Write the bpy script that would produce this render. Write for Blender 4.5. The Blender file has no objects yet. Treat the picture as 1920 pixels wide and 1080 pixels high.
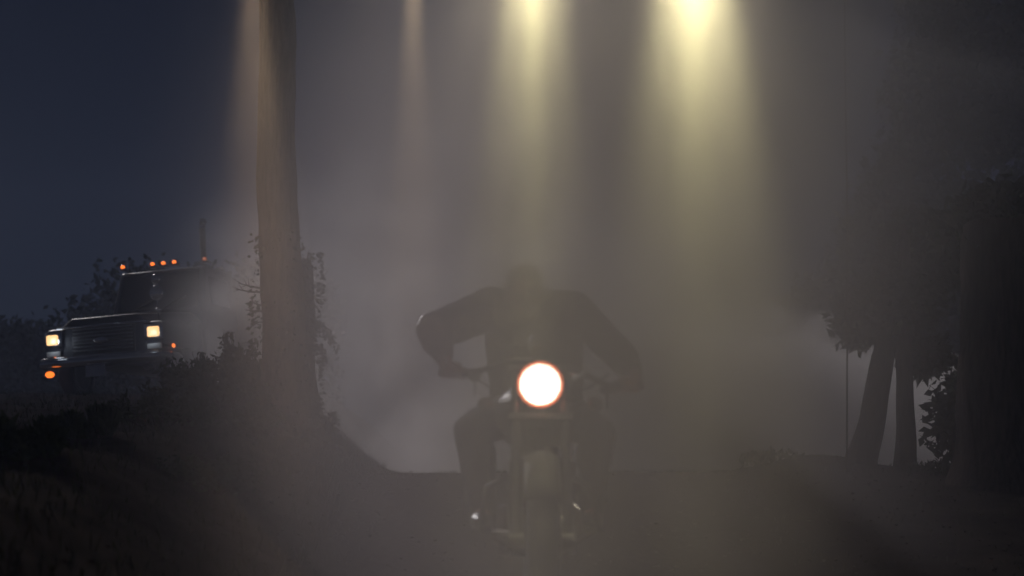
import bpy, bmesh, math, random
from mathutils import Vector, Matrix, noise
random.seed(7)
SC = bpy.context.scene
COL = SC.collection
R = math.radians
V = Vector

# ------------------------------------------------------------------ camera
CAM_H, HOR, F = 0.59, 885.0, 2667.0
cam = bpy.data.cameras.new("camera")
cam_o = bpy.data.objects.new("camera", cam)
COL.objects.link(cam_o)
cam_o.location = (0, 0, CAM_H)
cam_o.rotation_euler = (R(90), 0, 0)
cam.lens = 50.0
cam.sensor_width = 36.0
cam.shift_y = (HOR - 540.0) / 1920.0
cam.clip_end = 2000
cam.dof.use_dof = True
cam.dof.focus_distance = 12.5
cam.dof.aperture_fstop = 1.8
SC.camera = cam_o

def at(px, py, Y):
    """point of the place seen at photograph pixel (px, py) when it stands Y metres away"""
    return V(((px - 960.0) / F * Y, Y, CAM_H + (HOR - py) / F * Y))

# ------------------------------------------------------------------ world, moon, exposure
MOON_EL, MOON_ROT = 26.0, -28.0
w = bpy.data.worlds.new("World")
SC.world = w
w.use_nodes = True
nt = w.node_tree
nt.nodes.clear()
sky = nt.nodes.new('ShaderNodeTexSky')
sky.sky_type = 'NISHITA'
sky.sun_disc = False
sky.sun_elevation = R(MOON_EL)
sky.sun_rotation = R(MOON_ROT)
sky.air_density = 1.0
sky.dust_density = 0.6
sky.ozone_density = 2.0
bg = nt.nodes.new('ShaderNodeBackground')
bg.inputs[1].default_value = 0.0010
wo = nt.nodes.new('ShaderNodeOutputWorld')
tint = nt.nodes.new('ShaderNodeMix'); tint.data_type = 'RGBA'; tint.blend_type = 'MULTIPLY'
tint.inputs[0].default_value = 1.0
tint.inputs[7].default_value = (0.26, 0.46, 1.0, 1)
nt.links.new(sky.outputs[0], tint.inputs[6])
nt.links.new(tint.outputs[2], bg.inputs[0])
nt.links.new(bg.outputs[0], wo.inputs[0])

sun = bpy.data.lights.new("moon", 'SUN')
sun.energy = 1.9
sun.angle = R(0.5)
sun.color = (1.0, 0.94, 0.95)
sun_o = bpy.data.objects.new("moon", sun)
COL.objects.link(sun_o)
# Nishita: rotation 0 = +Y, clockwise seen from above
_d = V((math.sin(R(MOON_ROT)) * math.cos(R(MOON_EL)), math.cos(R(MOON_ROT)) * math.cos(R(MOON_EL)), math.sin(R(MOON_EL))))
sun_o.rotation_euler = _d.to_track_quat('Z', 'Y').to_euler()
sun_o.location = _d * 30

SC.view_settings.view_transform = 'Standard'
SC.view_settings.look = 'None'
SC.view_settings.exposure = 0.0
SC.view_settings.gamma = 1.0
SC.render.engine = 'CYCLES'
cy = SC.cycles
cy.use_denoising = True
cy.max_bounces = 6
cy.volume_bounces = 1
cy.transparent_max_bounces = 8
cy.volume_step_rate = 3.0
cy.volume_max_steps = 96
cy.sample_clamp_indirect = 2.0

# ------------------------------------------------------------------ materials
def mat(name, col, rough=0.6, metal=0.0, noise_amt=0.0, scale=8.0, bump=0.0, col2=None, spec=0.5, stretch=None):
    m = bpy.data.materials.new(name)
    m.use_nodes = True
    n = m.node_tree.nodes
    L = m.node_tree.links
    b = n['Principled BSDF']
    b.inputs['Roughness'].default_value = rough
    b.inputs['Metallic'].default_value = metal
    b.inputs['Specular IOR Level'].default_value = spec
    if spec < .2: b.inputs['IOR'].default_value = 1.0
    b.inputs['Base Color'].default_value = (*col, 1)
    tc = n.new('ShaderNodeTexCoord')
    src = tc.outputs['Object']
    if stretch:
        mp = n.new('ShaderNodeMapping')
        mp.inputs['Scale'].default_value = stretch
        L.new(src, mp.inputs[0])
        src = mp.outputs[0]
    nz = n.new('ShaderNodeTexNoise')
    nz.inputs['Scale'].default_value = scale
    nz.inputs['Detail'].default_value = 6
    L.new(src, nz.inputs['Vector'])
    if col2 is None:
        k = 1.0 - max(noise_amt, 0.15)
        col2 = tuple(c * k for c in col)
    rp = n.new('ShaderNodeValToRGB')
    rp.color_ramp.elements[0].position = 0.35
    rp.color_ramp.elements[1].position = 0.65
    rp.color_ramp.elements[0].color = (*col2, 1)
    rp.color_ramp.elements[1].color = (*col, 1)
    L.new(nz.outputs[0], rp.inputs[0])
    L.new(rp.outputs[0], b.inputs['Base Color'])
    if bump:
        bp = n.new('ShaderNodeBump')
        bp.inputs['Strength'].default_value = bump
        bp.inputs['Distance'].default_value = 0.02
        L.new(nz.outputs[0], bp.inputs['Height'])
        L.new(bp.outputs[0], b.inputs['Normal'])
    return m

def emis(name, col, strength, base=(0.1, 0.1, 0.1)):
    m = bpy.data.materials.new(name)
    m.use_nodes = True
    n = m.node_tree.nodes
    b = n['Principled BSDF']
    b.inputs['Base Color'].default_value = (*base, 1)
    b.inputs['Emission Color'].default_value = (*col, 1)
    b.inputs['Emission Strength'].default_value = strength
    b.inputs['Roughness'].default_value = 0.2
    return m

M = {}
M['dirt'] = mat('dirt', (0.032, 0.027, 0.024), 0.95, spec=0.04, noise_amt=0.5, scale=3.0, bump=0.6)
M['road'] = mat('road_gravel', (0.055, 0.047, 0.043), 0.9, spec=0.04, noise_amt=0.4, scale=14.0, bump=0.5)
M['bark'] = mat('bark', (0.085, 0.062, 0.05), 0.95, spec=.1, noise_amt=0.6, scale=6.0, bump=1.0, stretch=(6, 6, 0.8))
M['bark_dark'] = mat('bark_dark', (0.045, 0.036, 0.032), 0.95, spec=.05, noise_amt=0.6, scale=6.0, bump=1.0, stretch=(6, 6, 0.8))
M['leaf'] = mat('leaf', (0.045, 0.065, 0.03), 0.7, spec=0.04, scale=2.0, col2=(0.025, 0.04, 0.02))
M['leaf_dark'] = mat('leaf_dark', (0.035, 0.05, 0.025), 0.75, spec=0.04, scale=2.0, col2=(0.02, 0.03, 0.015))
M['grass'] = mat('grass', (0.034, 0.04, 0.022), 0.8, spec=0.04, scale=1.5, col2=(0.024, 0.025, 0.018))
M['black_paint'] = mat('black_paint', (0.015, 0.015, 0.016), 0.5, scale=3.0)
M['truck_paint'] = mat('truck_paint', (0.012, 0.014, 0.02), 0.5, noise_amt=0.3, scale=2.0)
M['chrome'] = mat('chrome', (0.75, 0.76, 0.78), 0.14, 1.0, scale=4.0)
M['fender_paint'] = mat('fender_paint', (0.015, 0.015, 0.016), 0.75, scale=3.0, spec=.3)
M['rubber'] = mat('rubber', (0.02, 0.02, 0.02), 0.85, scale=20.0, bump=0.2)
M['leather'] = mat('leather', (0.028, 0.022, 0.02), 0.42, scale=22.0, bump=0.35)
M['denim'] = mat('denim', (0.03, 0.035, 0.055), 0.9, scale=40.0, bump=0.2)
M['skin'] = mat('skin', (0.30, 0.19, 0.14), 0.55, scale=10.0)
M['hair'] = mat('hair', (0.03, 0.02, 0.014), 0.6, scale=60.0, bump=0.4)
M['glass_dark'] = mat('glass_dark', (0.012, 0.014, 0.018), 0.06, scale=3.0)
M['lens_clear'] = mat('lens_clear', (0.5, 0.5, 0.48), 0.15, scale=30.0)
M['plate'] = mat('plate', (0.62, 0.66, 0.75), 0.5, scale=5.0)
M['steel'] = mat('steel', (0.22, 0.22, 0.23), 0.45, 0.8, scale=9.0)
M['headlamp'] = emis('headlamp_glow', (1.0, 0.93, 0.72), 14.0)
M['headlamp_halo'] = emis('headlamp_halo_glow', (1.0, 0.20, 0.06), 3.0)  # red halo put into an emissive colour
M['truck_lamp'] = emis('truck_lamp_glow', (1.0, 0.60, 0.24), 1.35)
M['amber'] = emis('amber_glow', (1.0, 0.20, 0.025), 1.6)
M['amber_dim'] = emis('amber_dim_glow', (1.0, 0.25, 0.08), 0.35)
M['flood'] = emis('flood_glow', (1.0, 0.92, 0.62), 6.0)
M['eye_white'] = mat('eye_white', (0.35, 0.33, 0.31), 0.3, scale=3.0)

# ------------------------------------------------------------------ mesh helpers
class MB:
    def __init__(s):
        s.bm = bmesh.new()
        s.slot = 0
    def _mark(s, n0):
        s.bm.faces.ensure_lookup_table()
        for f in s.bm.faces[n0:]:
            f.material_index = s.slot
    def box(s, c, size, rot=(0, 0, 0), bev=0.0):
        t = bmesh.new()
        bmesh.ops.create_cube(t, size=1.0)
        bmesh.ops.scale(t, vec=size, verts=t.verts)
        if bev:
            bmesh.ops.bevel(t, geom=t.edges[:], offset=bev, segments=2, affect='EDGES', profile=0.6)
        m = Matrix.Translation(c) @ (Matrix.Rotation(rot[2], 4, 'Z') @ Matrix.Rotation(rot[1], 4, 'Y') @ Matrix.Rotation(rot[0], 4, 'X'))
        bmesh.ops.transform(t, matrix=m, verts=t.verts)
        s._join(t)
        return s
    def _join(s, t):
        n0 = len(s.bm.faces)
        me = bpy.data.meshes.new('tmp')
        t.to_mesh(me)
        t.free()
        s.bm.from_mesh(me)
        bpy.data.meshes.remove(me)
        s._mark(n0)
    def tube(s, pts, rad, seg=10, cap=True, jitter=0.0):
        pts = [V(p) for p in pts]
        if not hasattr(rad, '__len__'):
            rad = [rad] * len(pts)
        rings = []
        n0 = len(s.bm.faces)
        prev_u = None
        for i, p in enumerate(pts):
            if i == 0: d = pts[1] - pts[0]
            elif i == len(pts) - 1: d = pts[-1] - pts[-2]
            else: d = (pts[i + 1] - pts[i]).normalized() + (pts[i] - pts[i - 1]).normalized()
            d.normalize()
            if prev_u is None:
                u = d.orthogonal().normalized()
            else:
                u = (prev_u - d * prev_u.dot(d)).normalized()
            prev_u = u
            v = d.cross(u)
            ring = []
            for k in range(seg):
                a = 2 * math.pi * k / seg
                r = rad[i]
                if jitter:
                    q = p * 3 + V((math.cos(a), math.sin(a), 0)) * 1.3
                    r *= 1 + jitter * noise.noise(q)
                ring.append(s.bm.verts.new(p + (u * math.cos(a) + v * math.sin(a)) * r))
            rings.append(ring)
        for i in range(len(rings) - 1):
            for k in range(seg):
                s.bm.faces.new((rings[i][k], rings[i][(k + 1) % seg], rings[i + 1][(k + 1) % seg], rings[i + 1][k]))
        if cap:
            s.bm.faces.new(list(reversed(rings[0])))
            s.bm.faces.new(rings[-1])
        s._mark(n0)
        return s
    def lathe(s, prof, origin, axis=(0, 0, 1), seg=28):
        """prof: list of (radius, height along axis)"""
        ax = V(axis).normalized()
        u = ax.orthogonal().normalized()
        v = ax.cross(u)
        o = V(origin)
        rings = []
        n0 = len(s.bm.faces)
        for r, h in prof:
            if r < 1e-6:
                rings.append([s.bm.verts.new(o + ax * h)])
            else:
                rings.append([s.bm.verts.new(o + ax * h + (u * math.cos(2 * math.pi * k / seg) + v * math.sin(2 * math.pi * k / seg)) * r) for k in range(seg)])
        for a, b in zip(rings, rings[1:]):
            for k in range(seg):
                k2 = (k + 1) % seg
                if len(a) == 1 and len(b) == 1: continue
                if len(a) == 1: s.bm.faces.new((a[0], b[k2], b[k]))
                elif len(b) == 1: s.bm.faces.new((a[k], a[k2], b[0]))
                else: s.bm.faces.new((a[k], a[k2], b[k2], b[k]))
        s._mark(n0)
        return s
    def ball(s, c, r, sc=(1, 1, 1), seg=16, rot=None):
        t = bmesh.new()
        bmesh.ops.create_uvsphere(t, u_segments=seg, v_segments=max(8, seg * 2 // 3), radius=r)
        bmesh.ops.scale(t, vec=sc, verts=t.verts)
        m = Matrix.Translation(c)
        if rot: m = m @ rot
        bmesh.ops.transform(t, matrix=m, verts=t.verts)
        s._join(t)
        return s
    def poly(s, verts, faces):
        n0 = len(s.bm.faces)
        vs = [s.bm.verts.new(v) for v in verts]
        for f in faces:
            s.bm.faces.new([vs[i] for i in f])
        s._mark(n0)
        return s
    def torus(s, c, R0, r, axis='X', seg=40, sub=12, sq=1.0):
        n0 = len(s.bm.faces)
        rings = []
        for i in range(seg):
            a = 2 * math.pi * i / seg
            ring = []
            for k in range(sub):
                b = 2 * math.pi * k / sub
                rr = R0 + r * math.cos(b)
                h = r * sq * math.sin(b)
                p = V((h, rr * math.cos(a), rr * math.sin(a)))
                ring.append(s.bm.verts.new(V(c) + p))
            rings.append(ring)
        for i in range(seg):
            for k in range(sub):
                s.bm.faces.new((rings[i][k], rings[(i + 1) % seg][k], rings[(i + 1) % seg][(k + 1) % sub], rings[i][(k + 1) % sub]))
        s._mark(n0)
        return s
    def build(s, name, material, parent=None, smooth=True, offset=None):
        bmesh.ops.recalc_face_normals(s.bm, faces=s.bm.faces)
        me = bpy.data.meshes.new(name)
        if offset is not None:
            bmesh.ops.translate(s.bm, vec=-V(offset), verts=s.bm.verts)
        s.bm.to_mesh(me)
        s.bm.free()
        for m in (material if isinstance(material, (list, tuple)) else [material]):
            me.materials.append(m)
        if smooth:
            for p in me.polygons: p.use_smooth = True
            try: me.set_sharp_from_angle(angle=R(38))
            except Exception: pass
        o = bpy.data.objects.new(name, me)
        COL.objects.link(o)
        if parent: o.parent = parent
        if offset is not None: o.location = offset
        return o

def tag(o, label=None, cat=None, group=None, kind=None):
    if label: o['label'] = label
    if cat: o['category'] = cat
    if group: o['group'] = group
    if kind: o['kind'] = kind
    return o

def empty(name, loc, rz=0, label=None, cat=None, group=None, ry=0):
    o = bpy.data.objects.new(name, None)
    COL.objects.link(o)
    o.location = loc
    o.rotation_euler = (0, ry, rz)
    o.empty_display_size = 0.2
    return tag(o, label, cat, group)

def sstep(a, b, x):
    t = max(0.0, min(1.0, (x - a) / (b - a)))
    return t * t * (3 - 2 * t)

# ------------------------------------------------------------------ ground
def ground_h(x, y):
    crest = 0.575 * sstep(7.2, 12.2, y) - 0.25 * sstep(16, 26, y)
    hmax = min(1.80, 0.48 + 0.075 * max(0.0, y - 5.0)) + 0.02
    xe = -0.75 - 0.045 * y
    k = sstep(xe + 0.25, xe - 1.35, x)
    far = sstep(60, 34, y)
    h = crest * (1 - k) + max(hmax, crest) * k * far + crest * k * (1 - far)
    h += 0.17 * math.exp(-((x - 2.75) / 0.55) ** 2) * math.exp(-((y - 12.9) / 0.8) ** 2)
    h += 0.10 * sstep(2.6, 5.0, x) * sstep(9, 12, y) * sstep(30, 16, y) * 0.4
    if y < 60:
        amp = 0.03 + 0.07 * k
        on_road = sstep(1.7, 1.2, abs(x - 0.1)) * sstep(13, 11, y)
        h += amp * (1 - 0.85 * on_road) * noise.noise(V((x * 0.9, y * 0.9, 0))) + 0.012 * noise.noise(V((x * 5, y * 5, 2)))
    return h

def axis_pts(lo, hi, core_lo, core_hi, step):
    a = []
    x = core_lo
    while x <= core_hi:
        a.append(x); x += step
    g = step; x = core_hi
    while x < hi:
        g *= 1.25; x += g; a.append(min(x, hi))
    g = step; x = core_lo
    while x > lo:
        g *= 1.25; x -= g; a.insert(0, max(x, lo))
    return a
xs = axis_pts(-44, 44, -9, 6, 0.12)
ys = axis_pts(-14, 58, 1.5, 27, 0.14)
verts = [(x, y, ground_h(x, y)) for y in ys for x in xs]
nx = len(xs)
faces = [(j * nx + i, j * nx + i + 1, (j + 1) * nx + i + 1, (j + 1) * nx + i) for j in range(len(ys) - 1) for i in range(nx - 1)]
me = bpy.data.meshes.new('ground')
me.from_pydata(verts, [], faces)
me.materials.append(M['dirt'])
for p in me.polygons: p.use_smooth = True
g = bpy.data.objects.new('ground', me)
COL.objects.link(g)
tag(g, kind='structure')
# dirt road: a sheet 4 mm above the ground following it
rx = [-1.15 + 0.12 * i for i in range(22)]
ry = [1.5 + 0.14 * i for i in range(72)]
def grid_h(x, y):
    import bisect
    i = max(0, min(len(xs) - 2, bisect.bisect_right(xs, x) - 1)); j = max(0, min(len(ys) - 2, bisect.bisect_right(ys, y) - 1))
    u = (x - xs[i]) / (xs[i + 1] - xs[i]); v = (y - ys[j]) / (ys[j + 1] - ys[j])
    z = lambda a, b: verts[b * nx + a][2]
    return z(i, j) * (1 - u) * (1 - v) + z(i + 1, j) * u * (1 - v) + z(i, j + 1) * (1 - u) * v + z(i + 1, j + 1) * u * v
rv = [(x, y, grid_h(x, y) + 0.012) for y in ry for x in rx]
rf = [(j * 22 + i, j * 22 + i + 1, (j + 1) * 22 + i + 1, (j + 1) * 22 + i) for j in range(71) for i in range(21)]
me = bpy.data.meshes.new('road')
me.from_pydata(rv, [], rf)
me.materials.append(M['road'])
for p in me.polygons: p.use_smooth = True
o = bpy.data.objects.new('road', me)
COL.objects.link(o)
tag(o, kind='structure')

# loose stones and leaf litter on the road
def litter():
    t = MB()
    for _ in range(1500):
        y = 2.5 + 10 * random.random() ** 1.2
        x = random.uniform(-1.6, 3.2)
        q = random.uniform(.006, .022)
        z = ground_h(x, y) + .012
        a = random.uniform(0, 6.28)
        c = [V((x + math.cos(a + k * 1.57) * q * random.uniform(.7, 1.2), y + math.sin(a + k * 1.57) * q * random.uniform(.7, 1.2), z + q * .25)) for k in range(4)]
        t.poly(c + [V((x, y, z - q * .4)), V((x, y, z + q * .7))], [(0, 1, 5), (1, 2, 5), (2, 3, 5), (3, 0, 5), (1, 0, 4), (2, 1, 4), (3, 2, 4), (0, 3, 4)])
    o = t.build('gravel', M['road'])
    tag(o, 'loose gravel scattered over the dirt road', 'gravel', kind='stuff')
litter()
# ------------------------------------------------------------------ foliage
def leaf_mesh(name, leaves, material, parent=None, loc=(0, 0, 0)):
    """leaves: list of (point, direction, length, width)"""
    vs, fs = [], []
    l0 = V(loc)
    for p, d, ln, wd in leaves:
        d = V(d).normalized()
        sd = d.cross(V((random.uniform(-1, 1), random.uniform(-1, 1), random.uniform(-1, 1))))
        if sd.length < 1e-3: continue
        sd.normalize()
        up = d.cross(sd)
        b = len(vs)
        p = V(p) - l0
        vs += [p, p + d * ln * 0.45 + sd * wd * 0.5 + up * wd * 0.12, p + d * ln - up * wd * 0.15, p + d * ln * 0.45 - sd * wd * 0.5 + up * wd * 0.12, p + d * ln * 0.5]
        fs += [(b, b + 1, b + 4), (b + 1, b + 2, b + 4), (b + 2, b + 3, b + 4), (b + 3, b, b + 4)]
    me = bpy.data.meshes.new(name)
    me.from_pydata([tuple(v) for v in vs], [], fs)
    me.materials.append(material)
    o = bpy.data.objects.new(name, me)
    COL.objects.link(o)
    if parent: o.parent = parent
    else: o.location = loc
    return o

def rdir(up=0.0):
    while True:
        v = V((random.uniform(-1, 1), random.uniform(-1, 1), random.uniform(-1, 1)))
        if 0.05 < v.length < 1:
            v.normalize()
            v.z += up
            return v.normalized()

def bush(px, Y, w_, h_, label, n=900, leaf=0.07, name='bush', mt='leaf_dark', spiky=0.0, dz=0.0, cat='bush', grp='bushes on the left bank'):
    x = (px - 960) / F * Y
    z = ground_h(x, Y) - 0.03 + dz
    root = empty(name, (x, Y, z), 0, label, cat, grp)
    stems = MB()
    leaves = []
    ns = max(6, int(w_ * 14))
    tips = []
    for i in range(ns):
        a = random.uniform(0, 2 * math.pi)
        r = w_ * 0.5 * math.sqrt(random.random())
        top = V((r * math.cos(a), r * math.sin(a) * 0.8, h_ * (1 - 0.55 * (r / (w_ * 0.5)) ** 2) * random.uniform(0.6, 1.05)))
        base = V((top.x * 0.25, top.y * 0.25, 0))
        mid = (base + top) * 0.5 + V((top.x * 0.15, top.y * 0.15, 0.05))
        stems.tube([base, mid, top], [0.010, 0.007, 0.003], 5)
        tips.append((base, mid, top))
    per = max(8, n // ns)
    for base, mid, top in tips:
        for k in range(per):
            t = random.uniform(0.3, 1.02) ** 0.8
            p = base.lerp(mid, t * 2) if t < 0.5 else mid.lerp(top, t * 2 - 1)
            p = p + rdir() * random.uniform(0.0, 0.07 + 0.05 * w_) * (1 - spiky)
            d = rdir(0.5 + 2.5 * spiky)
            ll = leaf * random.uniform(0.6, 1.3)
            leaves.append((p, d, ll, ll * (0.5 - 0.33 * spiky)))
    stems.build('stem', M['bark_dark'], root)
    leaf_mesh('foliage', leaves, M[mt], root)
    return root

# ------------------------------------------------------------------ trees
def trunk_mb(base, top, r0, r1, n=14, wob=0.03, flare=0.0, seg=16):
    mb = MB()
    pts, rad = [], []
    for i in range(n + 1):
        t = i / n
        p = V(base).lerp(V(top), t)
        p += V((noise.noise(V((t * 3, base[0], 0))), noise.noise(V((t * 3, base[0], 5))), 0)) * wob
        pts.append(p)
        rad.append((r0 + (r1 - r0) * t) * (1 + 0.05 * noise.noise(V((t * 12, base[0] * 3, 1)))) + flare * math.exp(-t * n * 0.6))
    mb.tube(pts, rad, seg, jitter=0.10)
    return mb, pts, rad

def crown(cx, cy, cz, rx_, ry_, rz_, n, leaf, holes=0.15, seed=0):
    """leaf clusters through an uneven volume"""
    out = []
    k = 0
    tries = 0
    while k < n and tries < n * 12:
        tries += 1
        u = V((random.uniform(-1, 1), random.uniform(-1, 1), random.uniform(-1, 1)))
        if u.length > 1: continue
        q = V((cx + u.x * rx_, cy + u.y * ry_, cz + u.z * rz_))
        if noise.noise(q * 1.1 + V((seed, 0, 0))) < holes - 0.9 * (1 - u.length) * 0.3: continue
        for _ in range(5):
            out.append((q + rdir() * random.uniform(0, 0.14), rdir(-0.2), leaf * random.uniform(0.6, 1.3), leaf * 0.5))
        k += 5
    return out

# left tall tree, right at the edge of the bank
def left_tree():
    Y = 13.0
    b = at(530, 905, Y); b.z = ground_h(b.x, Y) - 0.15
    root = empty('tree', b, 0, 'tall bare straight trunk rising out of the frame right of the truck', 'tree')
    t = at(516, -260, Y)
    mb, pts, rad = trunk_mb(V((0, 0, 0)), t - b, 0.215, 0.142, 26, 0.05, 0.10)
    tr = mb.build('trunk', M['bark'], root)
    # broken twigs
    for (px, py, dx, dz, ln) in ((487, 548, -1, 0.10, .26), (487, 541, -1, .18, .24), (489, 583, -1, 0.06, .18), (488, 574, -1, .35, .14), (490, 505, -.8, .6, .10), (552, 470, 1, .4, .07), (487, 300, -1, .2, .06)):
        p = at(px + 8, py, Y) - b
        m = MB()
        d = V((dx, random.uniform(-.5, .1), dz)).normalized()
        m.tube([p, p + d * ln * .5 + V((0, 0, -.01)), p + d * ln], [0.011, 0.008, 0.003], 6)
        for q in range(4):
            s = p + d * ln * random.uniform(.35, .95)
            m.tube([s, s + (d + rdir() * 1.1).normalized() * ln * .3], [0.004, 0.0015], 5)
        m.build('twig', M['bark_dark'], root)
    # ivy hugging the lower trunk
    iv = []
    for _ in range(1500):
        hh = random.uniform(0.0, 1.0) ** 1.3 * 2.0
        a = random.uniform(0, 2 * math.pi)
        if noise.noise(V((math.cos(a) * 2, math.sin(a) * 2, hh * 2.2))) < -0.05: continue
        rr = 0.21 + random.uniform(0.0, 0.06) + 0.09 * (1 - hh / 2.0)
        iv.append((V((rr * math.cos(a) - 0.01 * hh, rr * math.sin(a), hh)), V((math.cos(a), math.sin(a), -.6)) + rdir() * .6, random.uniform(.03, .06), .035))
    leaf_mesh('ivy', iv, M['leaf_dark'], root)
    # crown, far above the frame
    cr = crown(t.x - b.x, 0, 7.2, 2.2, 2.2, 1.3, 2500, 0.16, 0.0, 3)
    leaf_mesh('crown', cr, M['leaf'], root)
    lm = MB()
    for a in range(6):
        an = a * 1.05
        lm.tube([(t.x - b.x, 0, 5.9), (t.x - b.x + math.cos(an) * .8, math.sin(an) * .8, 6.8), (t.x - b.x + math.cos(an) * 1.7, math.sin(an) * 1.7, 7.3)], [.06, .04, .015], 7)
    lm.build('limb', M['bark'], root)
left_tree()

def stump():
    Y = 13.6
    b = at(574, 900, Y); b.z = ground_h(b.x, Y) - 0.1
    root = empty('dead_trunk', b, 0, 'broken dead trunk overgrown with ivy just right of the tall bare trunk', 'tree')
    t = at(571, 497, Y)
    mb, pts, rad = trunk_mb(V((0, 0, 0)), t - b, 0.12, 0.085, 12, 0.03, 0.05)
    tp = t - b
    for k in range(7):
        a = k * .9
        mb.tube([tp + V((math.cos(a) * .05, math.sin(a) * .05, -.05)), tp + V((math.cos(a) * .06, math.sin(a) * .05, random.uniform(.03, .13)))], [.022, .004], 5)
    mb.build('trunk', M['bark_dark'], root)
    iv = []
    for _ in range(900):
        hh = random.uniform(0.0, 1.9)
        a = random.uniform(0, 2 * math.pi)
        if noise.noise(V((math.cos(a) * 2, math.sin(a) * 2, hh * 3 + 9))) < -0.1: continue
        rr = 0.11 + random.uniform(0.0, 0.05)
        iv.append((V((rr * math.cos(a), rr * math.sin(a), hh)), V((math.cos(a), math.sin(a), -.3)) + rdir() * .6, random.uniform(.03, .06), .035))
    leaf_mesh('ivy', iv, M['leaf_dark'], root)
    # drooping leafy branches on its right
    lm = MB(); lv = []
    for (x0, y0, x1, y1, x2, y2) in ((580, 605, 604, 606, 620, 640), (582, 640, 600, 652, 612, 675), (580, 700, 592, 740, 612, 800), (578, 600, 618, 618, 628, 652), (582, 770, 604, 800, 640, 850)):
        P = [at(x0, y0, Y) - b, at(x1, y1, Y) - b, at(x2, y2, Y) - b]
        lm.tube(P, [.008, .006, .003], 5)
        for _ in range(60):
            t_ = random.random()
            q = P[0].lerp(P[1], t_ * 2) if t_ < .5 else P[1].lerp(P[2], t_ * 2 - 1)
            lv.append((q + rdir() * .02, rdir(-.8), random.uniform(.03, .075), .028))
    lm.build('branch', M['bark_dark'], root)
    leaf_mesh('foliage', lv, M['leaf_dark'], root)
stump()

def right_tree(px0, px1, Y, r0, r1, label, top_py, crowns, limbs, mt='bark_dark', wob=.04, leafsize=.12, leafmat='leaf_dark', group='trees right of the road'):
    x0 = (px0 - 960) / F * Y
    b = V((x0, Y, ground_h(x0, Y) - .12))
    t = at(px1, top_py, Y)
    root = empty('tree', b, 0, label, 'tree', group)
    mb, pts, rad = trunk_mb(V((0, 0, 0)), t - b, r0, r1, 18, wob, r0 * .35)
    mb.build('trunk', M[mt], root)
    for i, (px, py, rw, rh, n) in enumerate(crowns):
        c = at(px, py, Y) - b
        leaf_mesh('crown', crown(c.x, 0.25, c.z, rw, rw * .8, rh, n, leafsize, 0.02, i * 7 + px), M[leafmat], root)
    for (t_, px, py) in limbs:
        lm = MB()
        p0 = pts[int(t_ * (len(pts) - 1))]
        p1 = at(px, py, Y) - b
        mid = p0.lerp(p1, .5) + V((0, .1, .12))
        lm.tube([p0, mid, p1], [r1 * .5, r1 * .3, .008], 7)
        lm.build('limb', M[mt], root)
    return root
right_tree(1607, 1716, 12.5, .125, .07, 'slender tree leaning right, left of the two dark trunks on the right', 440,
           [(1660, 590, .38, .26, 1300), (1700, 480, .5, .4, 1900)], [(.55, 1640, 560), (.75, 1650, 430)])
right_tree(1697, 1697, 12.3, .09, .04, 'slender upright tree with leaves hanging low, between leaning tree and thick trunk', 420,
           [(1735, 560, .45, .42, 2300), (1745, 650, .34, .18, 1100), (1760, 450, .45, .3, 1500)], [(.5, 1680, 560), (.6, 1750, 480), (.5, 1760, 600)], wob=.02)
right_tree(1872, 1866, 11.0, .33, .24, 'thick dark trunk at the far right edge with dense low foliage', 420,
           [(1860, 560, .62, .55, 3800), (1900, 440, .5, .4, 1600), (1890, 800, .5, .45, 1900)], [(.4, 1800, 600), (.5, 1830, 420)], wob=.03)
# pale thin pole line left of the leaning tree
def slim_pole():
    Y = 11.8
    x0 = (1588 - 960) / F * Y
    b = V((x0, Y, ground_h(x0, Y) - .1))
    root = empty('thin_pole', b, 0, 'thin pale upright pole left of the leaning tree on the right', 'pole')
    MB().tube([(0, 0, 0), (0.004, 0, 2.2), (-.03, 0, 4.6)], [.008, .007, .006], 10).build('shaft', M['bark'], root)
    MB().lathe([(0, .03), (.018, .02), (.018, -.03), (.0, -.03)], (-.03, 0, 4.6)).build('cap', M['steel'], root)
slim_pole()

# broad leaved sapling in front of the thick trunk
def sapling():
    Y = 11.3
    b = at(1790, 890, Y); b.z = ground_h(b.x, Y) - .05
    root = empty('sapling', b, 0, 'broad leaved sapling silhouetted against pale smoke left of the thick trunk', 'plant')
    lm = MB(); lv = []
    P0 = [V((0, 0, 0)), at(1786, 790, Y) - b, at(1778, 730, Y) - b, at(1790, 660, Y) - b]
    lm.tube(P0, [.010, .008, .006, .004], 6)
    for (a, b2) in (((1786, 800), (1745, 770)), ((1782, 760), (1742, 722)), ((1784, 720), (1765, 690)), ((1784, 840), (1738, 830)), ((1786, 780), (1755, 800)), ((1780, 735), (1752, 745))):
        A = at(*a, Y) - b; B = at(*b2, Y) - b
        lm.tube([A, (A + B) / 2 + V((0, 0, .02)), B], [.004, .003, .002], 5)
        for _ in range(6):
            q = A.lerp(B, random.uniform(.35, 1.05))
            s = random.uniform(.05, .085)
            lv.append((q + rdir() * .015, rdir(-.3), s, s * .75))
    for _ in range(60):
        q = P0[1].lerp(P0[3], random.random()) + rdir() * .05
        s = random.uniform(.045, .08)
        lv.append((q, rdir(-.3), s, s * .75))
    lm.build('stem', M['bark_dark'], root)
    leaf_mesh('foliage', lv, M['leaf_dark'], root)
sapling()

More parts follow.
